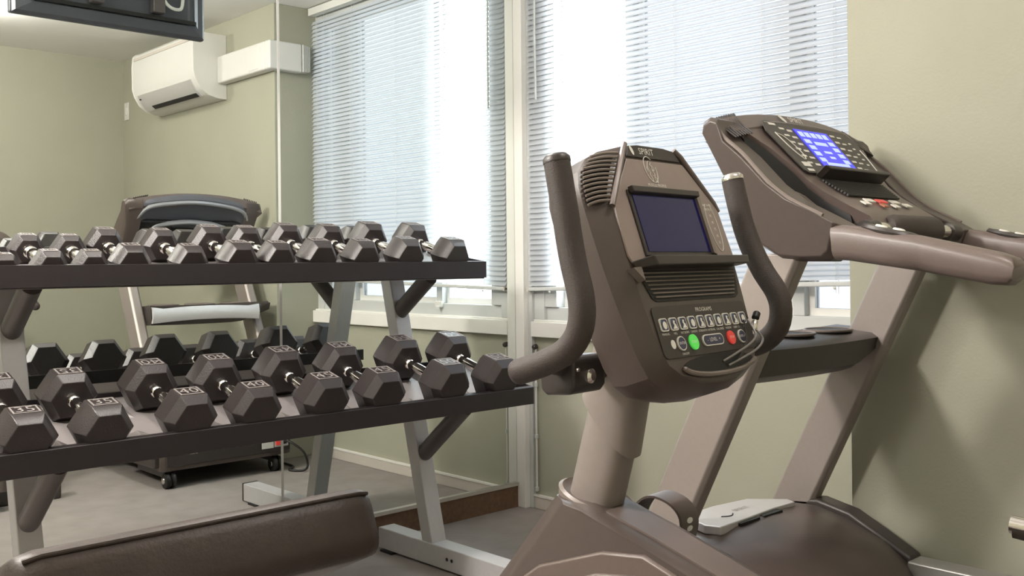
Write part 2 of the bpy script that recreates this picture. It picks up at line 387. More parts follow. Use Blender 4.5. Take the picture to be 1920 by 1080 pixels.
def tray(xf, zt, zb, zs, depth):
    """sheet tray rising to the rear behind a tall front lip"""
    g = G(); xr = xf - 0.012
    g.prism([(xr, YT0, zs), (xr - depth, YT0, zs + depth * math.tan(TL)), (xr - depth, YT0, zs + depth * math.tan(TL) - 0.010), (xr, YT0, zs - 0.010)], (0, YT1 - YT0, 0))
    t = mk('tray', g, MT['traytop'], rk)
    lip = G().prism([(xf, YT0, zt), (xf - 0.022, YT0, zt + 0.003), (xf - 0.022, YT0, zt - 0.004), (xf - 0.012, YT0, zs - 0.008), (xf - 0.012, YT0, zb), (xf, YT0, zb)], (0, YT1 - YT0, 0))
    mk('front_lip', lip, MT['tray'], t, bevel=0.0025)
    e = G()
    for y in (YT0, YT1 - 0.004):
        e.prism([(xf - .001, y, zt), (xf - .001, y, zb), (xf - depth * 0.95, y, zs + depth * 0.9 * math.tan(TL) - 0.02), (xf - depth, y, zs + depth * math.tan(TL) + 0.012)], (0, 0.004, 0))
        mk('end_plate', e, MT['tray'], t); e = G()
    bk = G().box((xf - depth - 0.016, YT0, zs + depth * math.tan(TL) - 0.03), (xf - depth - 0.006, YT1, zs + depth * math.tan(TL) + 0.014))
    mk('rear_lip', bk, MT['tray'], t, bevel=0.002)
    return t
def saddles(t, ys, xf, zs, depth):
    # tent-shaped ridges between the dumbbells, one near the lip and one at the rear
    for ya, yb in zip(ys, ys[1:]):
        ym = (ya + yb) / 2; hw = (yb - ya) * .24
        for x1, x0 in ((xf - .016, xf - .105), (xf - .235, xf - .330)):
            if x0 < xf - depth: x0 = xf - depth
            zf = lambda x: zs + (xf - .012 - x) * math.tan(TL)
            g = G().add([(x1, ym - hw, zf(x1)), (x1, ym + hw, zf(x1)), (x0, ym + hw, zf(x0)), (x0, ym - hw, zf(x0)), (x1 - .02, ym, zf(x1) + .024), (x0 + .02, ym, zf(x0) + .024)],
                        [(0, 1, 2, 3), (0, 4, 1), (1, 4, 5, 2), (2, 5, 3), (3, 5, 4, 0)])
            mk('saddle', g, MT['traytop'], t, smooth=10)
tray_lo = tray(0.700, 0.628, 0.570, 0.585, 0.375)
tray_up = tray(0.462, 1.057, 1.000, 1.006, 0.340)

# ------------------------------------------------------------------ dumbbells
def hexring(x, r): return [(x, r * math.cos(math.radians(60 * k)), r * math.sin(math.radians(60 * k))) for k in range(6)]
def dumbbell(lb, R, HL, GL):
    """returns root with parts in local coordinates: axis along x, +x is the front head; origin at the base of the handle's middle"""
    root = bpy.data.objects.new('dumbbell', None); COL.objects.link(root)
    ap = R * 0.866; c = min(0.022, HL * 0.24)
    for s in (1, -1):
        x0 = s * GL / 2; x1 = s * (GL / 2 + HL)
        g = G().loft([hexring(x0, R * .74), hexring(x0 + s * c, R), hexring(x1 - s * c * 1.15, R), hexring(x1, R * .72)])
        g.xf(lambda p: (p.x, p.y, p.z + ap))
        hd = mk('head', g, MT['black'], root, bevel=0.0022, seg=2)
        # number plate on the top flat: raised frame with digits
        xm = (x0 + s * c + x1 - s * c * 1.15) / 2; hx = abs(x1 - x0) / 2 - c * 1.1 - 0.003; hy = R * 0.5 - 0.006; zt = 2 * ap
        g = G(); w = 0.0035
        for lo, hi in (((xm - hx, -hy, zt - .001), (xm - hx + w, hy, zt + .0016)), ((xm + hx - w, -hy, zt - .001), (xm + hx, hy, zt + .0016)),
                       ((xm - hx + w, -hy, zt - .001), (xm + hx - w, -hy + w, zt + .0016)), ((xm - hx + w, hy - w, zt - .001), (xm + hx - w, hy, zt + .0016))):
            g.box(lo, hi)
        sz = min(hx * 2.0, hy * 1.5)
        for h in (0.0014,):
            # the front head reads towards +x, the rear head the other way round
            put_text(g, str(lb), sz, lambda u, v, h=h: (xm - s * v, s * u, zt + h), 1.15)
        mk('number_plate', g, MT['plate'], hd)
    n = GL / 2
    mk('handle', G().lathe([(-n, .014), (-n + .006, .0185), (-n + .014, .0185), (-n + .02, .0145), (-n * .5, .0165), (0, .0172), (n * .5, .0165), (n - .02, .0145), (n - .014, .0185), (n - .006, .0185), (n, .014)], (0, 0, ap), (1, 0, 0), 18), MT['chrome'], root)
    return root
def copy_tree(o, parent=None):
    c = o.copy(); COL.objects.link(c); c.parent = parent
    for ch in o.children: copy_tree(ch, c)
    return c
SPEC = {50: (.0810, .112, .142), 45: (.0785, .106, .140), 40: (.0755, .101, .139), 35: (.0730, .096, .138), 30: (.0700, .094, .138), 25: (.0655, .086, .134),
        20: (.0610, .079, .130), 15: (.0555, .070, .127), 12: (.0500, .062, .122), 10: (.0470, .058, .120), 8: (.0420, .052, .118)}
ORD = ['first', 'second', 'third', 'fourth', 'fifth', 'sixth', 'seventh', 'eighth', 'ninth', 'tenth', 'eleventh']
proto = {}
def place(lb, xf, zs, xl, y, th, label, group, yaw):
    """front face of the head at xf; tray surface through (xl, zs) rising to the rear"""
    R, HL, GL = SPEC[lb]
    o = copy_tree(proto[lb]) if lb in proto else dumbbell(lb, R, HL, GL)
    proto.setdefault(lb, o)
    half = (HL + GL / 2) * math.cos(th)
    x = xf - half; z = zs + (xl - x) * math.tan(th) + 0.001
    o.location = (x, y, z); o.rotation_euler = (0, th, yaw)
    return tag(o, label, 'dumbbell', group)
LOW = [(35, -2.238), (35, -2.062), (40, -1.842), (40, -1.648), (45, -1.430), (45, -1.222), (50, -0.972), (50, -0.752)]
UPP = [(8, -2.215), (10, -2.103), (10, -1.995), (15, -1.888), (15, -1.722), (20, -1.565), (20, -1.440), (25, -1.290), (25, -1.125), (30, -0.945), (30, -0.748)]
saddles(tray_lo, [y for _, y in LOW], .700, .585, .375)
saddles(tray_up, [y for _, y in UPP], .462, 1.006, .340)
for i, (lb, y) in enumerate(LOW):
    k = len(LOW) - 1 - i
    lab = 'large black hex dumbbell at the right end of the lower shelf' if k == 0 else 'large black hex dumbbell, %s from the right on the lower shelf' % ORD[k]
    place(lb, 0.684, 0.585, 0.688, y, TL, lab, 'hex dumbbells on the lower shelf', random.uniform(-.03, .03))
for i, (lb, y) in enumerate(UPP):
    k = len(UPP) - 1 - i
    lab = 'black hex dumbbell at the right end of the upper shelf' if k == 0 else 'black hex dumbbell, %s from the right on the upper shelf' % ORD[k]
    place(lb, 0.440, 1.006, 0.450, y, TL, lab, 'hex dumbbells on the upper shelf', random.uniform(-.03, .03))

# ================================================================== TREADMILL
tm = thing('treadmill', (2.2, -0.665, 0), 'taupe grey treadmill with blue lit console display beside the green wall', 'treadmill')
YC = -0.665
yN, yF = -0.985, -0.352                   # the two posts, near and far
# base: motor hood lofted across the width, crowned in the middle
hp = [(1.40, .085), (1.395, .16), (1.42, .245), (1.475, .315), (1.545, .352), (1.63, .356), (1.72, .335), (1.80, .290), (1.865, .238), (1.885, .205), (1.885, .085)]
secs = []
for u, dz, dx in ((-.345, -.085, .02), (-.325, -.045, .01), (-.27, -.012, .004), (-.15, .008, 0), (0, .014, 0), (.15, .008, 0), (.27, -.012, .004), (.325, -.045, .01), (.345, -.085, .02)):
    ring = []
    for x, z in hp:
        k = max(0, (z - .2) / .156)
        xx = x - (abs(u) / .345) ** 2 * 0.0 + (dx if x < 1.5 else (.07 * (1 - (abs(u) / .345) ** 2) if x > 1.78 else 0))
        ring.append((xx, YC + u, z + dz * k))
    secs.append(ring)
hood = mk('motor_hood', G().loft(secs), MT['plasticd'], tm, smooth=50)
# side covers running from the posts down to the side rails
for y0, y1 in ((YC - .372, YC - .285), (YC + .285, YC + .352)):
    prof = [(1.43, .10), (1.43, .28), (1.50, .345), (1.62, .358), (1.72, .338), (1.80, .298), (1.90, .245), (1.90, .10)]
    mk('side_cover', G().prism([(x, y0, z) for x, z in prof], (0, y1 - y0, 0)), MT['plastic2'], tm, bevel=0.010, seg=3)
# silver plaque on the hood with two vents
pq = lambda x, y, z: (x, y, z)
pts = [(1.505, -.86), (1.497, -.72), (1.515, -.58), (1.60, -.50), (1.632, -.515), (1.628, -.62), (1.636, -.75), (1.640, -.88), (1.60, -.895)]
plq = mk('hood_plaque', G().prism([(x, y, .352) for x, y in pts], (0, 0, .024)), MT['silverp'], tm, bevel=0.004)
for ya, yb in ((-.80, -.71), (-.69, -.60)):
    mk('vent_slot', G().box((1.615, ya, .358), (1.645, yb, .370)), MT['pit'], plq)
g = G(); put_text(g, 'SPIRIT', .026, lambda u, v: (1.572 - v, -.69 + u, .3768)); mk('lettering', g, MT['printd'], plq)
g = G().tube([(1.585 + .012 * math.sin(t * 3), -.80 + .05 * t, .3768) for t in [k / 8 for k in range(9)]], .0018, 6); mk('emblem', g, MT['pit'], plq)
# deck
mk('running_belt', G().box((1.80, YC - .262, .165), (3.20, YC + .262, .185)), MT['belt'], tm, bevel=0.004)
mk('deck_frame', G().box((1.45, YC - .30, .075), (3.22, YC + .30, .163)), MT['plastic2'], tm, bevel=0.006)
for y0, y1 in ((YC - .372, YC - .268), (YC + .268, YC + .345)):
    mk('side_rail', G().box((1.895, y0, .165), (3.18, y1, .240)), MT['steelrail'], tm, bevel=0.006)
    mk('rail_end_cap', G().box((3.18, y0 - .004, .06), (3.25, y1 + .004, .243)), MT['plastic2'], tm, bevel=0.012)
    mk('rear_foot', G().lathe([(0, .03), (.05, .03), (.06, .02)], (3.20, (y0 + y1) / 2, 0), (0, 0, 1), 14), MT['pit'], tm)
# front end as the mirror shows it: panel, power switch, rating label, transport wheels, cord
fp = mk('front_panel', G().prism([(1.392, -.99, .105), (1.392, -.335, .105), (1.386, -.335, .205), (1.386, -.99, .205)], (0.03, 0, 0)), MT['plastic2'], tm, bevel=0.004)
mk('trim_line', G().box((1.381, -.98, .207), (1.40, -.34, .213)), MT['silverp'], fp)
mk('rating_label', G().box((1.381, -.50, .128), (1.384, -.435, .180)), MT['white'], fp)
mk('switch_plate', G().box((1.381, -.43, .130), (1.384, -.352, .178)), MT['silverp'], fp)
mk('power_switch', G().box((1.374, -.424, .138), (1.384, -.398, .172)), MT['red'], fp, bevel=0.003)
mk('socket', G().box((1.376, -.388, .140), (1.384, -.362, .170)), MT['pit'], fp, bevel=0.003)
g = G(); put_text(g, 'SPIRIT', .016, lambda u, v: (1.3835, -.86 - u, .16 + v)); mk('lettering', g, MT['print'], fp)
for y in (-.965, -.40):
    mk('transport_wheel', G().lathe([(-.026, .026), (-.022, .036), (-.006, .038), (.006, .030), (.010, .038), (.024, .036), (.028, .026)], (1.43, y, .038), (0, 1, 0), 20), MT['pit'], tm)
    mk('wheel_hub', G().lathe([(-.030, .006), (-.029, .014), (-.024, .016)], (1.43, y, .038), (0, 1, 0), 12), MT['chrome'], tm)
    mk('wheel_bracket', G().box((1.43, y - .018, .05), (1.75, y + .018, .085)), MT['plastic2'], tm, bevel=0.004)
cd = spline([(1.375, -.376, .155), (1.33, -.36, .15), (1.29, -.315, .10), (1.28, -.300, .035), (1.30, -.315, .008), (1.36, -.36, .008), (1.42, -.30, .008), (1.55, -.29, .008)], 6)
mk('power_cord', G().tube(cd, .006, 8), MT['pit'], tm)
# slanted posts
px_ = lambda z: 1.477 + .485 * (z - .354)
for y in (yN, yF):
    z0, z1 = .26, 1.065
    t = .132
    sec = lambda z: [(px_(z) + a * t, y + b * .028, z) for a, b in ((0.08, -1), (.92, -1), (1, -.6), (1, .6), (.92, 1), (.08, 1), (0, .6), (0, -.6))]
    mk('post', G().loft([sec(z0), sec(z1)]), MT['taupe'], tm, bevel=0.004)
# accessory tray bridging the posts
prof = lambda y: [(1.635, y, .765), (1.62, y, .80), (1.625, y, .848), (1.65, y, .862), (1.72, y, .858), (1.795, y, .850), (1.812, y, .838), (1.805, y, .775), (1.78, y, .758)]
secs = []
for y in [yN + .030 + k * (yF - yN + .012) / 12 for k in range(13)]:
    e = min(1, (yF + .05 - y) / .06, 1)
    arch = .012 * (1 - ((y - YC) / .35) ** 2)
    cut = max(0, y - (yF - .13)) / .16          # the far end is cut away below
    secs.append([(x - (.02 * (1 - max(0, e)) if x > 1.75 else 0), yy, z - arch * .5 + (.05 * cut if z < .81 else 0)) for x, yy, z in prof(y)])
tr = mk('accessory_tray', G().loft(secs), MT['plastic2'], tm, smooth=40)
for y in (-.86, -.665, -.47):
    mk('tray_recess', G().prism([(1.712 + .055 * math.cos(t), y + .075 * math.sin(t), .851) for t in [2 * math.pi * k / 20 for k in range(20)]], (0, 0, .006)), MT['pit'], tr)
    mk('recess_rim', G().tube([(1.712 + .058 * math.cos(t), y + .078 * math.sin(t), .857) for t in [2 * math.pi * k / 24 for k in range(25)]], .004, 6), MT['plastic3'], tr)
secs = []
for k in range(11):
    y = yN + .03 + k * (yF - yN - .06) / 10; q = (y - YC) / .29
    a = .014 * (1 - q * q) + (.014 * max(0, abs(q) - .8) / .2)
    secs.append([(1.612, y, .772 + .012 * (1 - q * q)), (1.604, y, .80 + a), (1.612, y, .838 + a), (1.632, y, .838 + a), (1.632, y, .772 + .012 * (1 - q * q))])
mk('front_brace', G().loft(secs), MT['silverp'], tm, smooth=40)

# console: centre body as a grid following the profile, narrower towards the runner
cprof = [(1.712, 1.385, .362), (1.714, 1.424, .350), (1.733, 1.423, .338), (1.765, 1.386, .292), (1.812, 1.332, .246), (1.860, 1.276, .214), (1.885, 1.246, .205), (1.925, 1.214, .198), (1.985, 1.178, .190), (2.030, 1.152, .180), (2.042, 1.130, .175)]
cz = lambda u: -.055 * (abs(u) / .37) ** 2.2
NC = 12
top, bot = [], []
for i, (x, z, hw) in enumerate(cprof):
    fade = max(.25, 1 - i / 8)
    top.append([(x, YC + hw * (2 * j / NC - 1), z + cz(hw * (2 * j / NC - 1)) * fade) for j in range(NC + 1)])
    bot.append([(x + (.035 if i < 3 else .0) - (.0 if i < 5 else .03), YC + hw * .94 * (2 * j / NC - 1), z - .030 + cz(hw * (2 * j / NC - 1)) * fade) for j in range(NC + 1)])
rings = [t + list(reversed(b)) for t, b in zip(top, bot)]
con = mk('console', G().loft(rings), MT['plastic'], tm, smooth=40)
core = []
for i, (x, z, hw) in enumerate(cprof[3:9]):
    h_ = hw * .97; dn = .135 - .012 * i
    core.append([(x, YC - h_, z - .026), (x, YC + h_, z - .026), (x + .01, YC + h_, z - dn), (x + .01, YC - h_, z - dn)])
mk('console_core', G().loft(core), MT['pit'], tm)
# frame of reference on the steep upper face of the console: u across (towards the wall), v up the slope, h above it
A0 = Vector((1.765, YC, 1.386)); A1 = Vector((1.860, YC, 1.276)); fv = (A0 - A1).normalized(); fn = Vector((0, 1, 0)).cross(fv) * -1
if fn.z < 0: fn = -fn
TP = lambda u, v, h=0.0: A0 + Vector((0, 1, 0)) * u + fv * v + fn * (h + .002)
def tplate(name, poly, h0, h1, m_, parent, **k):
    return mk(name, G().prism([TP(u, v, h0) for u, v in poly], fn * (h1 - h0)), m_, parent, **k)
tplate('display_panel', [(-.205, .005), (-.19, .010), (.19, .010), (.222, -.03), (.196, -.165), (.185, -.172), (-.185, -.172), (-.196, -.165), (-.222, -.03)], 0, .003, MT['plastic2'], con)
scr = tplate('display', [(-.082, -.010), (.082, -.010), (.082, -.145), (-.082, -.145)], .002, .0045, MT['lcdlit'], con)
sg = G()
def seg(u0, v0, u1, v1): sg.prism([TP(u, v, .0045) for u, v in ((u0, v0), (u1, v0), (u1, v1), (u0, v1))], fn * .0006)
for k in range(5): seg(-.072 + k * .029, -.018, -.050 + k * .029, -.036)
for k in range(4):
    seg(-.072, -.046 - k * .022, -.044, -.060 - k * .022); seg(.044, -.046 - k * .022, .072, -.060 - k * .022)
seg(-.03, -.052, .03, -.064); seg(-.018, -.085, .018, -.093); seg(-.012, -.104, .014, -.112); seg(-.055, -.128, .055, -.138)
mk('segments', sg, MT['seg'], con)['kind'] = 'stuff'
pr = G()
def key(u0, v0, u1, v1): pr.prism([TP(u, v, .003) for u, v in ((u0, v0), (u1, v0), (u1, v1), (u0, v1))], fn * .0008)
for k in range(6):
    v = -.012 - k * .024
    key(-.150, v, -.128, v - .006); key(-.118, v - .004, -.096, v - .011); key(.096, v, .118, v - .007); key(.130, v - .004, .150, v - .009)
for k in range(5): key(.168, -.035 - k * .02, .180, -.040 - k * .02)
key(-.185, .002, -.155, -.006); key(-.180, -.135, -.145, -.150); key(-.178, -.158, -.150, -.166); key(.10, -.146, .135, -.160)
mk('key_prints', pr, MT['print'], con)['kind'] = 'stuff'
g = G()
for r_ in (spline([TP(-.19, -.035, .004), TP(-.175, -.09, .004), TP(-.15, -.125, .004), TP(-.14, -.10, .004), TP(-.16, -.05, .004), TP(-.19, -.035, .004)], 4), spline([TP(.20, -.06, .004), TP(.20, -.10, .004), TP(.19, -.155, .004)], 4)):
    g.tube(r_, .0014, 5)
mk('outline_prints', g, MT['print'], con)
# brand banner on the brow of the console
g = G(); put_text(g, 'SPIRIT', .026, lambda u, v: TP(u - .02, .030 + v, .0015)); mk('lettering', g, MT['print'], con)
mk('emblem', G().add([TP(-.085 + a * .009 - b * .006, .031 + b * .015, .0015) for a, b in circle(14, 1)], [tuple(range(14))]), MT['print'], con)
mk('brow_line', G().tube([TP(u, .014 - .012 * (u / .2) ** 2, .001) for u in [-.20 + .04 * k for k in range(11)]], .003, 6), MT['plastic3'], con)
for s in (-1, 1):
    g = G()
    for k in range(8):
        u = s * (.262 + k * .010); 
        g.tube([(1.722 + t * .055, YC + u + s * .012 * math.sin(t * 3.1), 1.432 - t * .052 + cz(u) * .9) for t in [j / 6 for j in range(7)]], .0032, 6)
    mk('speaker_vent', g, MT['plastic2'], con)
# reading ledge, ribbed rest and keypad below the display
lg = G().prism([TP(u, v, 0.0) for u, v in ((-.165, -.178), (.165, -.178), (.150, -.190), (-.150, -.190))], fn * .038)
mk('reading_ledge', lg, MT['plastic2'], con, bevel=0.004)
g = G()
for k in range(9):
    t = k / 8; x = 1.897 + t * .052; z = 1.252 - t * .036; hw = .15 - t * .02
    g.tube([(x, YC - hw, z - .012), (x, YC + hw, z - .012)], .0032, 6)
mk('ribbed_rest', g, MT['pit'], con)
kp = [('red', -.01, .022, 1.972), ('print', -.07, .02, 1.972), ('print', .06, .02, 1.972), ('print', -.11, .016, 1.985), ('print', .10, .016, 1.985), ('copper', -.035, .012, 1.992), ('print', .025, .014, 1.992)]
for m_, u, hw, x in kp:
    z = 1.1825 - (x - 1.985) * .58
    mk('key', G().prism([(x + a * .007, YC + u + b * hw, z - a * .004) for a, b in ((-1, -1), (1, -1), (1, 1), (-1, 1))], (0.001, 0, .0025)), MT[m_], con)
# pulse bar: padded middle with chrome grips
mk('pulse_bar', G().tube([(2.045, y, 1.118) for y in (YC - .215, YC + .215)], .017, 14), MT['chrome'], tm)
mk('pulse_bar_pad', G().tube([(2.040, YC - .115, 1.122), (2.045, YC - .10, 1.120), (2.048, YC, 1.120), (2.045, YC + .10, 1.120), (2.040, YC + .115, 1.122)], .034, 16, radii=[.75, 1, 1, 1, .75]), MT['foam'], tm)
for s in (-1, 1):
    mk('grip_collar', G().tube([(2.045, YC + s * .190, 1.118), (2.045, YC + s * .235, 1.116)], .022, 14), MT['plastic2'], tm)
# wings: the side cheeks that sweep from the brow down to the handrails
wp = [(1.704, 1.362), (1.722, 1.318), (1.748, 1.262), (1.782, 1.200), (1.822, 1.130), (1.858, 1.080), (1.908, 1.052), (1.960, 1.047), (2.020, 1.046), (2.036, 1.060), (2.058, 1.124), (2.016, 1.146), (1.940, 1.184), (1.886, 1.224), (1.818, 1.294), (1.766, 1.338), (1.748, 1.385), (1.728, 1.392), (1.708, 1.382)]
for s, yo, yi in ((-1, -1.045, -.955), (1, -.312, -.395)):
    cx = sum(p[0] for p in wp) / len(wp); czz = sum(p[1] for p in wp) / len(wp)
    und = lambda i: .020 if 2 <= i <= 9 else (.010 if i in (1, 10) else 0)     # undercut towards the back and below
    r0 = [(cx + (a - cx) * .93, yo - s * und(i), czz + (b - czz) * .93) for i, (a, b) in enumerate(wp)]
    r1 = [(x, yo - s * (.016 + und(i)), z) for i, (x, z) in enumerate(wp)]
    r2 = [(x, yi, z) for x, z in wp]
    mk('side_wing', G().loft([r0, r1, r2]), MT['plasticd'], tm, smooth=50, bevel=0.003)
    ln = spline([(x, yo - s * .012, z + .002) for x, z in ((1.752, 1.36), (1.768, 1.337), (1.820, 1.293), (1.888, 1.222), (1.942, 1.182), (2.018, 1.144))], 4)
    mk('wing_edge', G().tube(ln, .005, 6), MT['plastic3'], tm)
    # dark cup holder between wing and console
    cu = G(); ym = (yi + YC + s * .25) / 2
    cu.prism([(1.775, yi, 1.295), (1.81, yi, 1.235), (1.88, yi, 1.165), (1.985, yi, 1.118), (1.985, yi, 1.09), (1.87, yi, 1.13), (1.79, yi, 1.21), (1.755, yi, 1.28)], (0, -s * .17, 0))
    mk('cup_holder', cu, MT['pit'], tm, bevel=0.01)
    mk('cup_ring', G().tube([(1.905 + .040 * math.cos(t), yi - s * .055 + .042 * math.sin(t), 1.172 - .035 * math.cos(t)) for t in [2 * math.pi * k / 24 for k in range(25)]], .007, 6), MT['plastic3'], tm)
# handrails
for s, y in ((-1, -1.005), (1, -.350)):
    st = [(2.040, 1.088, .038), (2.070, 1.086, .038), (2.22, 1.062, .036), (2.37, 1.030, .031), (2.40, 1.024, .026), (2.408, 1.022, .014)]
    rings = []
    for x, z, h in st:
        rings.append([(x + v * .35 * (.6 if x > 2.3 else -.25), y + u, z + v) for u, v in rrect(-.034, -h, .034, h, min(.02, h * .7))])
    hr = mk('handrail', G().loft(rings), MT['plastic'], tm, smooth=50)
    pod = G().loft([[(2.155 + .062 * q * math.cos(t), y + .030 * q * math.sin(t), 1.100 + dz - .03 * math.cos(t) * .45) for t in [2 * math.pi * k / 20 for k in range(20)]] for q, dz in ((.92, 0), (1, .008), (.9, .014))])
    pd = mk('control_pod', pod, MT['plastic2'], hr)
    for dx in (-.018, .020):
        mk('pod_button', G().loft([[(2.155 + dx + .013 * q * math.cos(t), y + .013 * q * math.sin(t), 1.1145 + dz - (dx + .013 * math.cos(t)) * .22) for t in [2 * math.pi * k / 12 for k in range(12)]] for q, dz in ((1, 0), (.8, .003))]), MT['print'], pd)
# rear shell of the console, seen in the mirror: arched rim round a sunken panel
sv = Vector((-.5, 0, .866)); sn = Vector((-.866, 0, -.5)); S0 = Vector((1.722, YC - .03, 1.385))
SP = lambda y, z, h=0: S0 + Vector((0, 1, 0)) * (y - (YC - .03)) + sv * ((z - 1.395) / .866) + sn * h
ol = spline([(-1.018, 1.21, 0), (-1.028, 1.29, 0), (-1.008, 1.345, 0), (-.955, 1.392, 0), (-.83, 1.414, 0), (-.69, 1.424, 0), (-.54, 1.414, 0), (-.41, 1.392, 0), (-.345, 1.355, 0), (-.330, 1.29, 0), (-.340, 1.21, 0)], 3)
ol = [(p.x, p.y) for p in ol]
low = [(-.45, 1.18), (-.69, 1.175), (-.92, 1.18)]
ring0 = ol + low
cyy, czc = -.685, 1.24
shr = lambda r, k: [(cyy + (y - cyy) * k, czc + (z - czc) * k) for y, z in r]
sh = G().loft([[SP(y, z, -.012) for y, z in ring0], [SP(y, z, .008) for y, z in ring0], [SP(y, z, .024) for y, z in shr(ring0, .94)], [SP(y, z, .024) for y, z in shr(ring0, .80)], [SP(y, z, .004) for y, z in shr(ring0, .70)]])
rs = mk('rear_shell', sh, MT['shell'], tm, smooth=45)
mk('rim_arc', G().tube([SP(y, z, .026) for y, z in shr(ol[4:-4], .87)], .011, 8), MT['shellrim'], rs)
mk('inner_arc', G().tube([SP(y, z - .062, .020) for y, z in shr(ol[7:-7], .66)], .013, 8), MT['shellrim'], rs)
for k in (8, 14, 18, 24):
    y, z = shr(ol, .74)[k]
    mk('screw', G().lathe([(0, .004), (.004, .004)], SP(y, z, .006), sn, 8), MT['pit'], rs)

# ================================================================== RECUMBENT BIKE
# local frame: a towards the rider, w across (to the rider's right), z up; turned 5 degrees against the treadmill
BO = Vector((2.046, -1.639, 0)); BT = math.radians(5)
BA = Vector((math.cos(BT), math.sin(BT), 0)); BW = Vector((-math.sin(BT), math.cos(BT), 0)); BZ = Vector((0, 0, 1))
B = lambda a, w, z: BO + BA * a + BW * w + BZ * z
bk = thing('exercise_bike', tuple(BO), 'dark brown recumbent exercise bike with foam handlebars and upright console', 'exercise bike')
# housing
prof = [(-.140, .634), (-.100, .628), (-.05, .612), (.02, .592), (.14, .552), (.45, .44), (.52, .20), (.50, .09), (-.56, .09), (-.50, .20), (-.262, .484)]
hs = G()
rings = []
for w, k, sh_l in ((-.092, .965, 0), (-.084, 1.0, -.004), (-.060, 1.0, -.036), (-.025, 1.0, -.050), (.010, 1.0, -.036), (.034, 1.0, -.004), (.042, .965, 0)):
    cx, cz_ = .0, .35
    rings.append([B(cx + (a - cx) * k + (sh_l if i in (0, 9, 10) else 0), w, cz_ + (z - cz_) * (1 if k == 1 else .985)) for i, (a, z) in enumerate(prof)])
mk('housing', hs.loft(rings), MT['plasticd'], bk, smooth=40)
sp = [(-.322, .415), (-.19, .515), (-.05, .565), (.035, .574), (.15, .533), (.40, .442), (.46, .20), (-.42, .20)]
cov = mk('side_cover', G().prism([B(a, -.100, z) for a, z in sp], BW * .016), MT['plastic4'], bk, bevel=0.006, seg=3)
sp2 = [(-.20, .47), (-.06, .528), (.02, .540), (.08, .505), (.20, .35), (-.25, .30)]
mk('inset_panel', G().prism([B(a, -.104, z) for a, z in sp2], BW * .012), MT['plastic'], cov, bevel=0.010, seg=3)
# top seam strip and collar
mk('seam_strip', G().prism([B(a, -.055, z + .0015) for a, z in ((-.07, .6205), (.02, .594), (.14, .554), (.30, .497), (.30, .492), (.14, .549), (.02, .589), (-.07, .615))], BW * .075), MT['plastic'], bk)
col = []
for q, dz in ((1.22, -.012), (1.22, .008), (1.10, .012), (1.0, .004)):
    col.append([B(-.122 + .062 * q * math.cos(t), -.008 + .052 * q * math.sin(t), .622 + dz - .062 * q * math.cos(t) * .30) for t in [2 * math.pi * k / 28 for k in range(28)]])
mk('mast_collar', G().loft(col), MT['plastic3'], bk, smooth=50)
# mast
def oval(a, w, z, ra, rw, n=24, tilt=.28):
    out = []
    for k in range(n):
        t = 2 * math.pi * k / n; c, s = math.cos(t), math.sin(t)
        c = math.copysign(abs(c) ** .7, c); s = math.copysign(abs(s) ** .7, s)
        out.append(B(a + ra * c, w + rw * s, z - ra * c * tilt))
    return out
mk('mast', G().loft([oval(-.150, -.008, .54, .046, .038), oval(-.060, -.008, .86, .046, .038), oval(-.03, -.008, .97, .046, .038)]), MT['taupe'], bk, smooth=50)
mk('mast_sleeve', G().loft([oval(-.088, -.012, .765, .050, .041, tilt=1.1), oval(-.070, -.012, .83, .052, .044), oval(-.045, -.012, .92, .056, .050)]), MT['taupe'], bk, smooth=50)
# handlebars: one foam covered tube per side and the cross bar with its clamp
hl = [(-.002, 1.206), (.006, 1.165), (.014, 1.125), (.021, 1.085), (.030, 1.044), (.041, 1.005), (.044, .972), (.036, .942), (.014, .917), (-.018, .901), (-.053, .888), (-.083, .879)]
hr_ = [(.001, 1.207), (.012, 1.16), (.026, 1.11), (.043, 1.068), (.065, 1.028), (.090, .992), (.099, .960), (.092, .926), (.066, .900), (.03, .886), (-.01, .875), (-.05, .865)]
for path, w, top in ((hl, -.263, 'plastic2'), (hr_, .263, 'chrome')):
    P = [B(a, w, z) for a, z in path]; n = len(P)
    hb = mk('handlebar', G().tube(spline(P, 3), .0208, 16, up=tuple(BW)), MT['foam'], bk, smooth=60)
    d = (P[0] - P[1]).normalized(); e = (P[-1] - P[-2]).normalized()
    mk('end_cap', G().lathe([(-.004, .0214), (.003, .0214), (.008, .017), (.010, .008)], P[0], d, 18), MT[top], hb, smooth=60)
    mk('end_cap', G().lathe([(-.002, .0208), (.006, .019), (.011, .012), (.013, .004)], P[-1], e, 18), MT['foam'], hb, smooth=60)
mk('cross_bar', G().tube([B(-.035, -.25, .895), B(-.075, -.10, .868), B(-.080, 0, .862), B(-.075, .10, .868), B(-.035, .25, .885)], .017, 14), MT['plastic2'], bk)
cl = mk('handlebar_clamp', G().prism([B(-.055 + a, -.205, .870 + z) for a, z in ((-.034, -.026), (-.022, -.034), (.028, -.030), (.036, -.018), (.036, .022), (.026, .032), (-.026, .028), (-.036, .016))], BW * .085), MT['plastic2'], bk, bevel=0.006)
mk('bolt', G().lathe([(0, .013), (.006, .012), (.010, .007)], B(-.020, -.165, .868), BA, 12), MT['chrome'], cl)
mk('bolt', G().lathe([(0, .004), (.004, .003)], B(-.020, -.195, .880), BA, 8), MT['chrome'], cl)
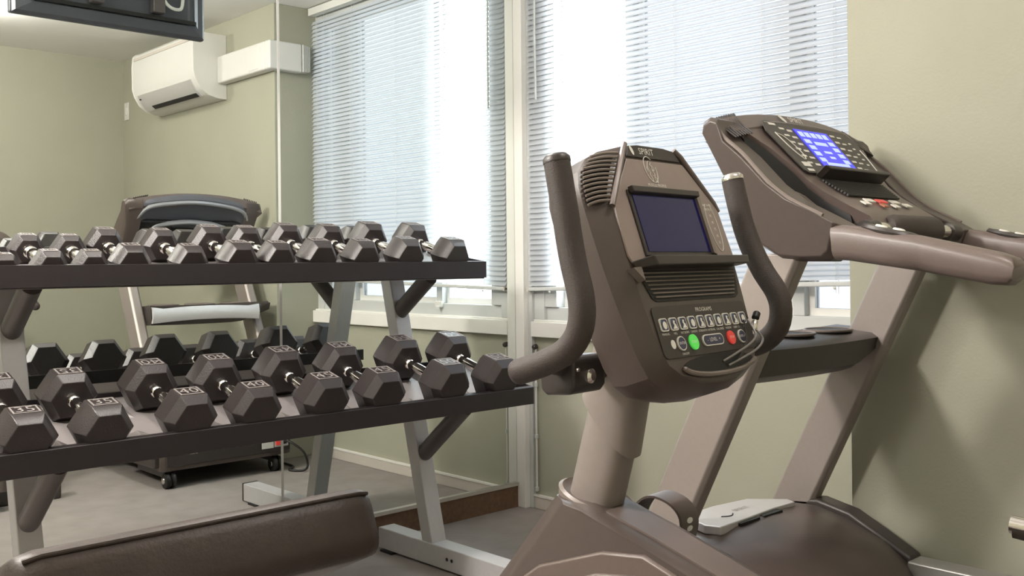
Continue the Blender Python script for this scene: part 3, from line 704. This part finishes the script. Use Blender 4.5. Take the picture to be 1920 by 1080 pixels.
# far pedal with its strap
mk('crank_arm', G().bar(B(-.02, .10, .40), B(-.10, .105, .49), .016, .03, up=tuple(BZ)), MT['chrome'], bk, bevel=0.003)
mk('pedal', G().prism([B(a, .120, z) for a, z in ((-.165, .50), (-.055, .47), (-.05, .49), (-.16, .525))], BW * .09), MT['pit'], bk, bevel=0.005)
sp_ = spline([Vector((-.172, .515, 0)), Vector((-.160, .560, 0)), Vector((-.140, .590, 0)), Vector((-.112, .604, 0)), Vector((-.075, .598, 0)), Vector((-.050, .578, 0)), Vector((-.046, .550, 0)), Vector((-.055, .520, 0)), Vector((-.068, .490, 0))], 4)
ra_, rb_ = [], []
rings = []
for i, p in enumerate(sp_):
    q = sp_[min(i + 1, len(sp_) - 1)] - sp_[max(i - 1, 0)]; nn = Vector((-q.y, q.x, 0)).normalized() * .0022
    rings.append([B(p.x + s * nn.x, .150 + ww, p.y + s * nn.y) for s, ww in ((-1, -.008), (1, -.008), (1, .052), (-1, .052))])
st = mk('pedal_strap', G().loft(rings), MT['plasticd'], bk, smooth=50)
for k in (22, 24, 26, 28, 30):
    p = sp_[k]; q = sp_[k + 1] - sp_[k - 1]; t_ = q.normalized(); nn = Vector((-q.y, q.x, 0)).normalized()
    if nn.x < 0: nn = -nn
    mk('strap_hole', G().prism([B(p.x + nn.x * .0022 + t_.x * .0055 * math.sin(f), .171 + .010 * math.cos(f), p.y + nn.y * .0022 + t_.y * .0055 * math.sin(f)) for f in [2 * math.pi * j / 10 for j in range(10)]], BA * nn.x * .0006 + BZ * nn.y * .0006), MT['white'], st)
# rail, seat and side handles (mostly outside the picture)
mk('frame_rail', G().bar(B(.30, 0, .30), B(1.05, 0, .30), .10, .12), MT['taupe'], bk, bevel=0.01)
mk('rear_stabilizer', G().bar(B(1.0, -.28, .05), B(1.0, .28, .05), .07, .08), MT['taupe'], bk, bevel=0.01)
mk('rear_post', G().bar(B(1.0, 0, .05), B(1.0, 0, .30), .07, .07, up=tuple(BA)), MT['taupe'], bk)
mk('front_stabilizer', G().bar(B(-.40, -.28, .05), B(-.40, .28, .05), .07, .10), MT['plastic2'], bk, bevel=0.01)
mk('seat_pad', G().prism([B(a, -.19, z) for a, z in ((.66, .47), (.66, .40), (1.02, .40), (1.02, .46), (.84, .45))], BW * .38), MT['vinyl'], bk, bevel=0.02, seg=3)
mk('seat_back', G().prism([B(a, -.18, z) for a, z in ((1.00, .50), (1.06, .50), (1.16, .92), (1.10, .94))], BW * .36), MT['vinyl'], bk, bevel=0.02, seg=3)
for s in (-1, 1):
    P = [B(.84, s * .22, .41), B(.78, s * .29, .47), B(.66, s * .33, .575), B(.475, s * .335, .604)]
    sh_ = mk('seat_handle', G().tube(spline(P, 4), .016, 12), MT['foam'], bk, smooth=60)
    mk('pulse_plate', G().tube([B(.470, s * .335, .610), B(.55, s * .335, .604)], .0158, 12), MT['chrome'], sh_)

# ---- bike console.  front face: u across, v up the face, h out of the face
CP0 = Vector((0.0, 1.23)); _d = Vector((.115, -.33)).normalized()
U0 = -.012
def CF(u, v, h=0.0):
    a = CP0.x - _d.x * v - _d.y * h; z = CP0.y - _d.y * v + _d.x * h
    return B(a, U0 + u, z)
CN = CF(0, 0, 1) - CF(0, 0, 0)
outer = [(.0, .021), (.060, .020), (.110, .012), (.150, -.004), (.180, -.028), (.190, -.055), (.192, -.085), (.191, -.112), (.190, -.148), (.188, -.190), (.183, -.240), (.176, -.290), (.167, -.338), (.154, -.370), (.124, -.392), (.064, -.407), (.0, -.411)]
face = [(.0, .017), (.050, .016), (.078, .012), (.088, .002), (.106, -.022), (.124, -.046), (.142, -.070), (.158, -.094), (.162, -.135), (.164, -.185), (.160, -.240), (.154, -.290), (.147, -.335), (.136, -.362), (.110, -.380), (.058, -.394), (.0, -.398)]
both = lambda l: l + [(-u, v) for u, v in reversed(l[1:-1])]
def rg(l, h, k=1.0, kv=None):
    kv = kv or k; return [CF(u * k, -.19 + (v + .19) * kv, h) for u, v in both(l)]
con2 = mk('console', G().loft([rg(outer, -.125, .62, .74), rg(outer, -.105, .93, .96), rg(outer, -.075, 1.0), rg(outer, -.028, 1.0), rg(face, .0), rg(face, .002, .985)]), MT['plasticd'], bk, smooth=28)
def cplate(name, poly, h0, h1, m_, parent=None, **k):
    return mk(name, G().prism([CF(u, v, h0) for u, v in poly], CN * (h1 - h0)), m_, parent or con2, **k)
# raised face frame
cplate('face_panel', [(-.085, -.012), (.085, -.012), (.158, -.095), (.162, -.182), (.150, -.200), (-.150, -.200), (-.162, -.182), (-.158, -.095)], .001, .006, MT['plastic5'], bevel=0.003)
cplate('brow_panel', [(-.070, .012), (-.04, .016), (.04, .016), (.070, .012), (.082, -.008), (-.082, -.008)], .001, .005, MT['plastic2'], bevel=0.002)
# corner speaker vents: louvres across the chamfered shoulders
def edge_u(l, v):
    for (u0, v0), (u1, v1) in zip(l, l[1:]):
        if v0 >= v >= v1: return u0 + (u1 - u0) * (v0 - v) / (v0 - v1 + 1e-9)
    return l[0][0]
for s in (-1, 1):
    vp = [CF(s * (edge_u(face, v) * .8 + edge_u(outer, v) * .2), v, -.0056 + .0015) for v in [-.006 - .008 * k for k in range(11)]] + [CF(s * (edge_u(face, v) * .12 + edge_u(outer, v) * .88), v, -.0246 + .0015) for v in [-.006 - .008 * k for k in reversed(range(11))]]
    vg = G(); n_ = 11
    vg.add(vp, [(k, k + 1, 2 * n_ - 2 - k, 2 * n_ - 1 - k) for k in range(n_ - 1)])
    vt = mk('speaker_vent', vg, MT['pit'], con2)
    for k in range(12):
        v = -.004 - k * .0078
        ui, uo = edge_u(face, v), edge_u(outer, v)
        if uo - ui < .008: continue
        P = [CF(s * (ui * (1 - t) + uo * t), v + .004 * math.sin(t * 3.14), -.028 * t + .0045) for t in (.10, .3, .5, .7, .92)]
        mk('louvre', G().tube(P, .0023, 6), MT['plastic3'], vt)
    mk('vent_edge', G().tube([CF(s * .074, .015, .003), CF(s * .086, .003, .005), CF(s * .150, -.082, .005), CF(s * .160, -.098, .003)], .0052, 8), MT['plastic'], con2)
# display
cplate('display_bezel', [(-.116, -.070), (.088, -.070), (.088, -.184), (-.116, -.184)], .005, .010, MT['plastic2'], bevel=0.002)
cplate('display', [(-.108, -.080), (.080, -.080), (.080, -.177), (-.108, -.177)], .0095, .0112, MT['lcd'])
mk('bezel_lip', G().prism([CF(u, v, .010) for u, v in ((-.116, -.067), (.088, -.067), (.086, -.078), (-.112, -.078))], CN * .010), MT['plastic2'], con2, bevel=0.002)
mk('bezel_side', G().prism([CF(u, v, .010) for u, v in ((.0805, -.079), (.090, -.074), (.090, -.184), (.0805, -.180))], CN * .006), MT['plastic3'], con2)
# lettering and line art
g = G(); put_text(g, 'SPIRIT', .0165, lambda u, v: CF(-.020 + u, .0035 + v, .0056)); mk('lettering', g, MT['print'], con2)
mk('emblem', G().add([CF(-.062 + a - b * .3, .004 + b, .0056) for a, b in circle(14, .0042, .0088)], [tuple(range(14))]), MT['print'], con2)
g = G(); put_text(g, 'MUSCLE PROFILE', .0072, lambda u, v: CF(-.018 + u, -.0575 + v, .0066)); mk('lettering', g, MT['print'], con2)
g = G()
g.tube([CF(-.024 + a - b * .12, -.029 + b, .0066) for a, b in circle(28, .0165, .0235)[4:] + circle(28, .0165, .0235)[:2]], .0008, 5)
mk('oval_outline', g, MT['print'], con2)
fig = [[(0, .018), (.003, .015), (.001, .011), (.004, .006), (.003, 0), (.006, -.008), (.004, -.016), (.007, -.024)], [(-.002, .017), (-.005, .010), (-.006, .003), (-.003, -.003), (-.004, -.010), (-.001, -.016), (-.002, -.024)],
       [(.004, .009), (.008, .005), (.006, -.001), (.003, .002)], [(-.005, .008), (-.008, .002), (-.006, -.004)], [(.001, -.010), (.005, -.012), (.009, -.018), (.008, -.025)]]
g = G()
for l in fig: g.tube(spline([CF(-.024 + u * 1.35, -.030 + v * .92, .0066) for u, v in l], 3), .0007, 5)
mk('figure_outline', g, MT['print'], con2)
g = G(); put_text(g, 'HEART RATE', .0062, lambda u, v: CF(.118 + u, -.088 + v, .0066)); put_text(g, '% PROFILE', .0062, lambda u, v: CF(.119 + u, -.096 + v, .0066)); mk('lettering', g, MT['print'], con2)
g = G(); g.tube([CF(.124 + a + (.135 - .124) * 0 - b * .06, -.128 + b, .0066) for a, b in circle(28, .0150, .046)[9:] + circle(28, .0150, .046)[:6]], .0007, 5); mk('oval_outline', g, MT['print'], con2)
for k in range(5):
    g = G(); put_text(g, ('95', '85', '75', '65', '55')[k], .0066, lambda u, v, k=k: CF(.124 + u + k * .001, -.108 - k * .0125 + v, .0066)); mk('lettering', g, MT['print'], con2)
g = G(); put_text(g, 'XBR95', .0125, lambda u, v: CF(.0 + u, -.1885 + v, .0106)); mk('lettering', g, MT['print'], con2)
# reading ledge and ribbed rest
lg = G().loft([[CF(u, v, h) for u, v, h in ((-.160, -.192, .004), (.166, -.192, .004), (.160, -.202, .004), (-.150, -.204, .004))], [CF(u, v, h) for u, v, h in ((-.135, -.190, .034), (.163, -.190, .034), (.158, -.206, .034), (-.128, -.208, .034))]])
mk('reading_ledge', lg, MT['plastic2'], con2, bevel=0.003)
gr = cplate('rest_recess', [(-.148, -.206), (.152, -.206), (.140, -.252), (.128, -.258), (-.118, -.258), (-.128, -.252)], .0015, .0035, MT['pit'])
for k in range(7):
    v = -.211 - k * .0067; hw = .143 - k * .0038
    mk('rib', G().tube([CF(-hw, v, .005), CF(hw + .004, v, .005)], .0014, 6), MT['plastic3'], gr)
mk('side_gusset', G().prism([CF(u, v, .002) for u, v in ((-.172, -.205), (-.150, -.204), (-.150, -.226))], CN * .014), MT['plastic3'], con2)
# key panel
kpn = cplate('key_panel', rrect(-.142, -.350, .146, -.266, .010), .0015, .0045, MT['plastic2'])
g = G(); put_text(g, 'PROGRAMS', .0098, lambda u, v: CF(.008 + u, -.2760 + v, .0050)); mk('lettering', g, MT['print'], con2)
names = ['MANUAL', 'HILL', 'FAT BURN', 'CARDIO', 'STRENGTH', 'INTERVAL', 'CALORIES', 'FUSION', 'USER 1 2', 'HR']
for k, nm in enumerate(names):
    u = -.122 + k * .0272
    bt = mk('program_key', G().prism([CF(u + a, -.2965 + b, .0045) for a, b in rrect(-.0105, -.0105, .0105, .0105, .004)], CN * .0022), MT['print'], con2)
    mk('key_face', G().prism([CF(u + a, -.2965 + b, .0066) for a, b in rrect(-.0088, -.0088, .0088, .0088, .003)], CN * .0004), MT['navy'], bt)
    mk('key_icon', G().prism([CF(u + a + .001, -.2975 + b, .0069) for a, b in ([(-.006, -.007), (.006, -.007), (.004, 0), (.001, .002), (.003, .006), (-.002, .007), (-.003, .002), (-.001, -.001)] if k % 3 else circle(10, .0055, .0065))], CN * .0004), MT['print'], bt)
    mk('key_glint', G().prism([CF(u + a, -.2965 + b, .0069) for a, b in ((-.0085, .002), (-.0055, .0085), (-.0085, .0085))], CN * .0003), MT['cyan'], bt)  # corner highlight painted onto the key
    g = G(); put_text(g, nm, .0052, lambda p, q: CF(u + p, -.3115 + q, .0050)); mk('lettering', g, MT['print'], bt)
for u, m_, nm, ru in ((-.088, 'navy', 'ENTER', .0118), (-.052, 'green', 'START', .0128), (.066, 'red', 'STOP', .0118), (.102, 'navy', 'DISPLAY', .0118)):
    bt = mk('round_key', G().prism([CF(u + a, -.3285 + b, .0045) for a, b in circle(20, ru)], CN * .0025), MT['print' if m_ == 'navy' else m_], con2)
    mk('key_face', G().prism([CF(u + a, -.3285 + b, .0070) for a, b in circle(20, ru * .84)], CN * .0005), MT[m_], bt)
    g = G(); put_text(g, nm, .0060, lambda p, q: CF(u + p, -.3285 + q, .0078)); mk('lettering', g, MT['print'], bt)
bt = mk('level_key', G().prism([CF(.007 + a, -.3285 + b, .0045) for a, b in rrect(-.032, -.0095, .032, .0095, .0094, 6)], CN * .0025), MT['print'], con2)
mk('key_face', G().prism([CF(.007 + a, -.3285 + b, .0070) for a, b in rrect(-.030, -.0077, .030, .0077, .0076, 6)], CN * .0005), MT['navy'], bt)
g = G(); put_text(g, '-  LEVEL  +', .0090, lambda p, q: CF(.007 + p, -.3285 + q, .0078)); mk('lettering', g, MT['print'], bt)
g = G(); put_text(g, 'ON/OFF', .0055, lambda p, q: CF(-.083 + p, -.3455 + q, .0050)); mk('lettering', g, MT['print'], con2)
mk('fan_mark', G().prism([CF(-.110 + a, -.3285 + b, .0045) for a, b in circle(14, .0062, .0075)], CN * .0006), MT['print'], con2)
# storage pocket with its raised lip
cplate('pocket', [(u, v) for u, v in circle(28, .108, .0155, .010, -.3665)], .0025, .0045, MT['pit'])
lip = [CF(.010 + .112 * math.cos(t), -.3655 + .019 * math.sin(t), .006) for t in [math.pi * (1 + k / 20) for k in range(21)]]
mk('pocket_lip', G().tube(lip, .0042, 8, radii=[.3] + [1] * 19 + [.3]), MT['plastic3'], con2)

# audio cable dangling from the right side of the console into the pocket
ac = thing('audio_cable', tuple(CF(.125, -.34, .01)), 'thin grey audio cable with clip hanging into the bike console pocket', 'cable')
mk('cord', G().tube(spline([CF(.128, -.302, .012), CF(.120, -.330, .022), CF(.090, -.345, .026), CF(.045, -.358, .018), CF(.018, -.366, .006)], 6), .0019, 8), MT['cable'], ac)
mk('cord', G().tube(spline([CF(.136, -.318, .014), CF(.136, -.340, .024), (CF(.105, -.356, .026)), CF(.060, -.368, .014), CF(.030, -.374, .006)], 6), .0019, 8), MT['cable'], ac)
mk('cord', G().tube(spline([CF(.118, -.302, .010), CF(.104, -.335, .012), CF(.080, -.355, .012), CF(.062, -.370, .006)], 6), .0016, 8), MT['plastic2'], ac)
mk('plug', G().lathe([(0, .003), (.004, .0055), (.018, .0055), (.022, .003)], CF(.134, -.322, .014), CF(.150, -.300, .016) - CF(.134, -.322, .014), 12), MT['chrome'], ac)
mk('plug_cap', G().lathe([(0, .004), (.003, .0068), (.014, .0068), (.018, .003)], CF(.146, -.304, .016), CF(.160, -.290, .018) - CF(.146, -.304, .016), 12), MT['pit'], ac)

# ================================================================== AIR CONDITIONER
ax0, ax1 = 2.20, 3.06; yw = -WD
acx = thing('air_conditioner', ((ax0 + ax1) / 2, yw, 2.01), 'white split air conditioner unit high on the green wall, seen in the mirror', 'air conditioner')
pf = [(0, 2.385), (.175, 2.385), (.198, 2.365), (.205, 2.30), (.203, 2.16), (.190, 2.115), (.160, 2.065), (.115, 2.032), (.06, 2.018), (0, 2.015)]
mk('casing', G().prism([(ax0 + .012, yw - d, z) for d, z in pf], (ax1 - ax0 - .024, 0, 0)), MT['white'], acx, bevel=0.004)
for x in (ax0, ax1 - .014):
    mk('end_cap', G().prism([(x, yw - d * 1.015, 2.2 + (z - 2.2) * 1.01) for d, z in pf], (.014, 0, 0)), MT['silverp'] if x == ax0 and False else MT['white'], acx, bevel=0.004)
mk('intake_grille', G().box((ax0 + .03, yw - .206, 2.335), (ax1 - .03, yw - .19, 2.352)), MT['base'], acx)
mk('air_flap', G().prism([(ax0 + .06, yw - d, z) for d, z in ((.196, 2.118), (.166, 2.062), (.120, 2.028), (.116, 2.034), (.160, 2.068), (.190, 2.120))], (ax1 - ax0 - .12, 0, 0)), MT['silverp'], acx)
mk('air_slot', G().prism([(ax0 + .09, yw - d, z) for d, z in ((.150, 2.046), (.128, 2.029), (.124, 2.035), (.146, 2.052))], (ax1 - ax0 - .26, 0, 0)), MT['pit'], acx)
mk('status_light', G().box((ax1 - .09, yw - .1885, 2.090), (ax1 - .075, yw - .18, 2.097)), MT['pit'], acx)
# pipe cover running round the wall corner to the window
pc = thing('pipe_cover', (1.9, yw, 2.10), 'straight white pipe cover on the wall beside the air conditioner', 'pipe cover')
pc2 = thing('pipe_cover', (WX, -.2, 2.10), 'short white pipe cover with ribbed end reaching the window', 'pipe cover')
mk('duct', G().box((WX - .060, yw - .062, 2.100), (WX - .0005, -.112, 2.255)), MT['white'], pc2, bevel=0.010, seg=3)
mk('duct', G().box((WX, yw - .062, 2.100), (ax0 - .001, yw - .0005, 2.255)), MT['white'], pc, bevel=0.010, seg=3)
mk('joint_plate', G().box((WX + .06, yw - .0655, 2.112), (WX + .17, yw - .055, 2.243)), MT['white'], pc, bevel=0.006)
for k in range(5):
    y = -.110 + k * .011
    mk('flexible_rib', G().box((WX - .063 + k * .0025, y, 2.102 + k * .0015), (WX, y + .0075, 2.253 - k * .0015)), MT['white'], pc2, bevel=0.003)
# wall switch in the corner
sw = thing('wall_switch', (3.632, yw, 2.06), 'small white wall switch near the room corner, seen in the mirror', 'switch')
mk('plate', G().box((3.605, yw - .010, 2.055), (3.668, yw, 2.175)), MT['white'], sw, bevel=0.003)
mk('rocker', G().box((3.622, yw - .016, 2.088), (3.651, yw - .008, 2.142)), MT['white'], sw, bevel=0.003)

# ================================================================== TELEVISION on a ceiling bracket, its back to the mirror
tx, ty0, ty1, tz0 = .400, -1.940, -1.252, 1.905
tv = thing('television', (tx, (ty0 + ty1) / 2, tz0), 'black flat television seen from behind in the mirror near the ceiling', 'television')
tz1 = tz0 + .415
mk('bezel', G().box((tx + .028, ty0, tz0), (tx + .055, ty1, tz1)), MT['tvback'], tv, bevel=0.006, seg=3)
ring = lambda k, x: [(x, (ty0 + ty1) / 2 + (y - (ty0 + ty1) / 2) * k, (tz0 + tz1) / 2 + (z - (tz0 + tz1) / 2) * k) for y, z in ((ty0, tz0), (ty1, tz0), (ty1, tz1), (ty0, tz1))]
bkp = mk('back_shell', G().loft([ring(.985, tx + .030), ring(.96, tx + .012), ring(.80, tx), ring(.78, tx + .004), ring(.70, tx + .004)]), MT['tvback'], tv, smooth=20)
mk('side_bevel', G().prism([(tx + .030, ty1, tz0 + .004), (tx + .030, ty1, tz1 - .004), (tx - .004, ty1 - .052, tz1 - .06), (tx - .004, ty1 - .052, tz0 + .055)], (.006, 0, 0)), MT['shellrim'], bkp)
mk('bottom_ledge', G().box((tx - .012, ty0 + .05, tz0 + .045), (tx + .02, ty1 - .05, tz0 + .058)), MT['pit'], bkp)
mk('screen', G().box((tx + .054, ty0 + .018, tz0 + .018), (tx + .0565, ty1 - .018, tz1 - .018)), MT['pit'], tv)
for y in (ty0 + .27, ty1 - .20):
    mk('mount_arm', G().box((tx - .035, y - .022, tz0 + .065), (tx + .002, y + .022, tz1 - .02)), MT['arm'], tv, bevel=0.004)
mk('mount_plate', G().box((tx - .045, ty0 + .24, tz0 + .15), (tx - .03, ty1 - .17, tz0 + .33)), MT['alu'], tv, bevel=0.003)
mk('ceiling_pole', G().tube([(tx - .07, (ty0 + ty1) / 2 + .03, tz0 + .22), (tx - .07, (ty0 + ty1) / 2 + .03, CZ)], .02, 14), MT['tray'], tv)
mk('pole_clamp', G().box((tx - .10, (ty0 + ty1) / 2 - .03, tz0 + .19), (tx - .03, (ty0 + ty1) / 2 + .09, tz0 + .27)), MT['tray'], tv, bevel=0.004)
mk('video_cable', G().tube(spline([(tx - .01, ty1 - .10, tz0 + .14), (tx - .03, ty1 - .12, tz0 + .09), (tx - .03, ty1 - .17, tz0 + .10), (tx - .01, ty1 - .20, tz0 + .18)], 5), .006, 8), MT['white'], tv)
for y in (ty0 + .09, ty0 + .19, ty1 - .24, ty1 - .12):
    mk('screw', G().lathe([(0, .006), (.004, .005)], (tx + .012, y, tz0 + .03), (-1, 0, -.3), 8), MT['pit'], tv)

# ================================================================== BENCH PAD in the foreground
wb = thing('weight_bench', (1.72, -2.35, 0), 'brown vinyl padded weight bench in the bottom left foreground', 'bench')
PT = math.radians(24)
def pad_ring(y, k):
    out = []
    for u, v in rrect(-.125, -.056, .125, .056, .034, 5):
        u2, v2 = u * k, v * (1 - (1 - k) * .8)
        # top face falls away towards the mirror
        out.append((1.722 + u2 * math.cos(PT) + v2 * -math.sin(PT), y, .604 + u2 * math.sin(PT) + v2 * math.cos(PT)))
    return out
y0, y1 = -2.60, -2.065
mk('pad', G().loft([pad_ring(y0, .80), pad_ring(y0 + .008, .92), pad_ring(y0 + .03, 1), pad_ring(y1 - .06, 1), pad_ring(y1 - .03, .985), pad_ring(y1 - .01, .93), pad_ring(y1, .80)]), MT['vinyl'], wb, smooth=60)
sm = [pad_ring(y, k)[2] for y, k in ((y0 + .01, .93), (y0 + .03, 1), (y1 - .06, 1), (y1 - .03, .985), (y1 - .012, .94))]
mk('piping', G().tube([(p[0] + .002, p[1], p[2] + .001) for p in sm], .0035, 8), MT['vinyl'], wb)
mk('bench_post', G().bar((1.72, -2.50, .05), (1.72, -2.50, .58), .06, .06, up=(1, 0, 0)), MT['tray'], wb, bevel=0.004)
mk('pad_bracket', G().box((1.66, -2.56, .54), (1.78, -2.20, .565)), MT['tray'], wb, bevel=0.003)
mk('bench_foot', G().box((1.45, -2.54, 0.0), (2.0, -2.46, .05)), MT['tray'], wb, bevel=0.004)
mk('bench_beam', G().box((1.69, -3.6, .30), (1.75, -2.47, .36)), MT['tray'], wb, bevel=0.004)
mk('bench_foot', G().box((1.45, -3.58, 0.0), (2.0, -3.50, .05)), MT['tray'], wb, bevel=0.004)
mk('bench_post', G().bar((1.72, -3.54, .05), (1.72, -3.54, .36), .06, .06, up=(1, 0, 0)), MT['tray'], wb, bevel=0.004)
mk('seat_pad', G().box((1.60, -3.55, .36), (1.84, -2.75, .43)), MT['vinyl'], wb, bevel=0.02, seg=3)
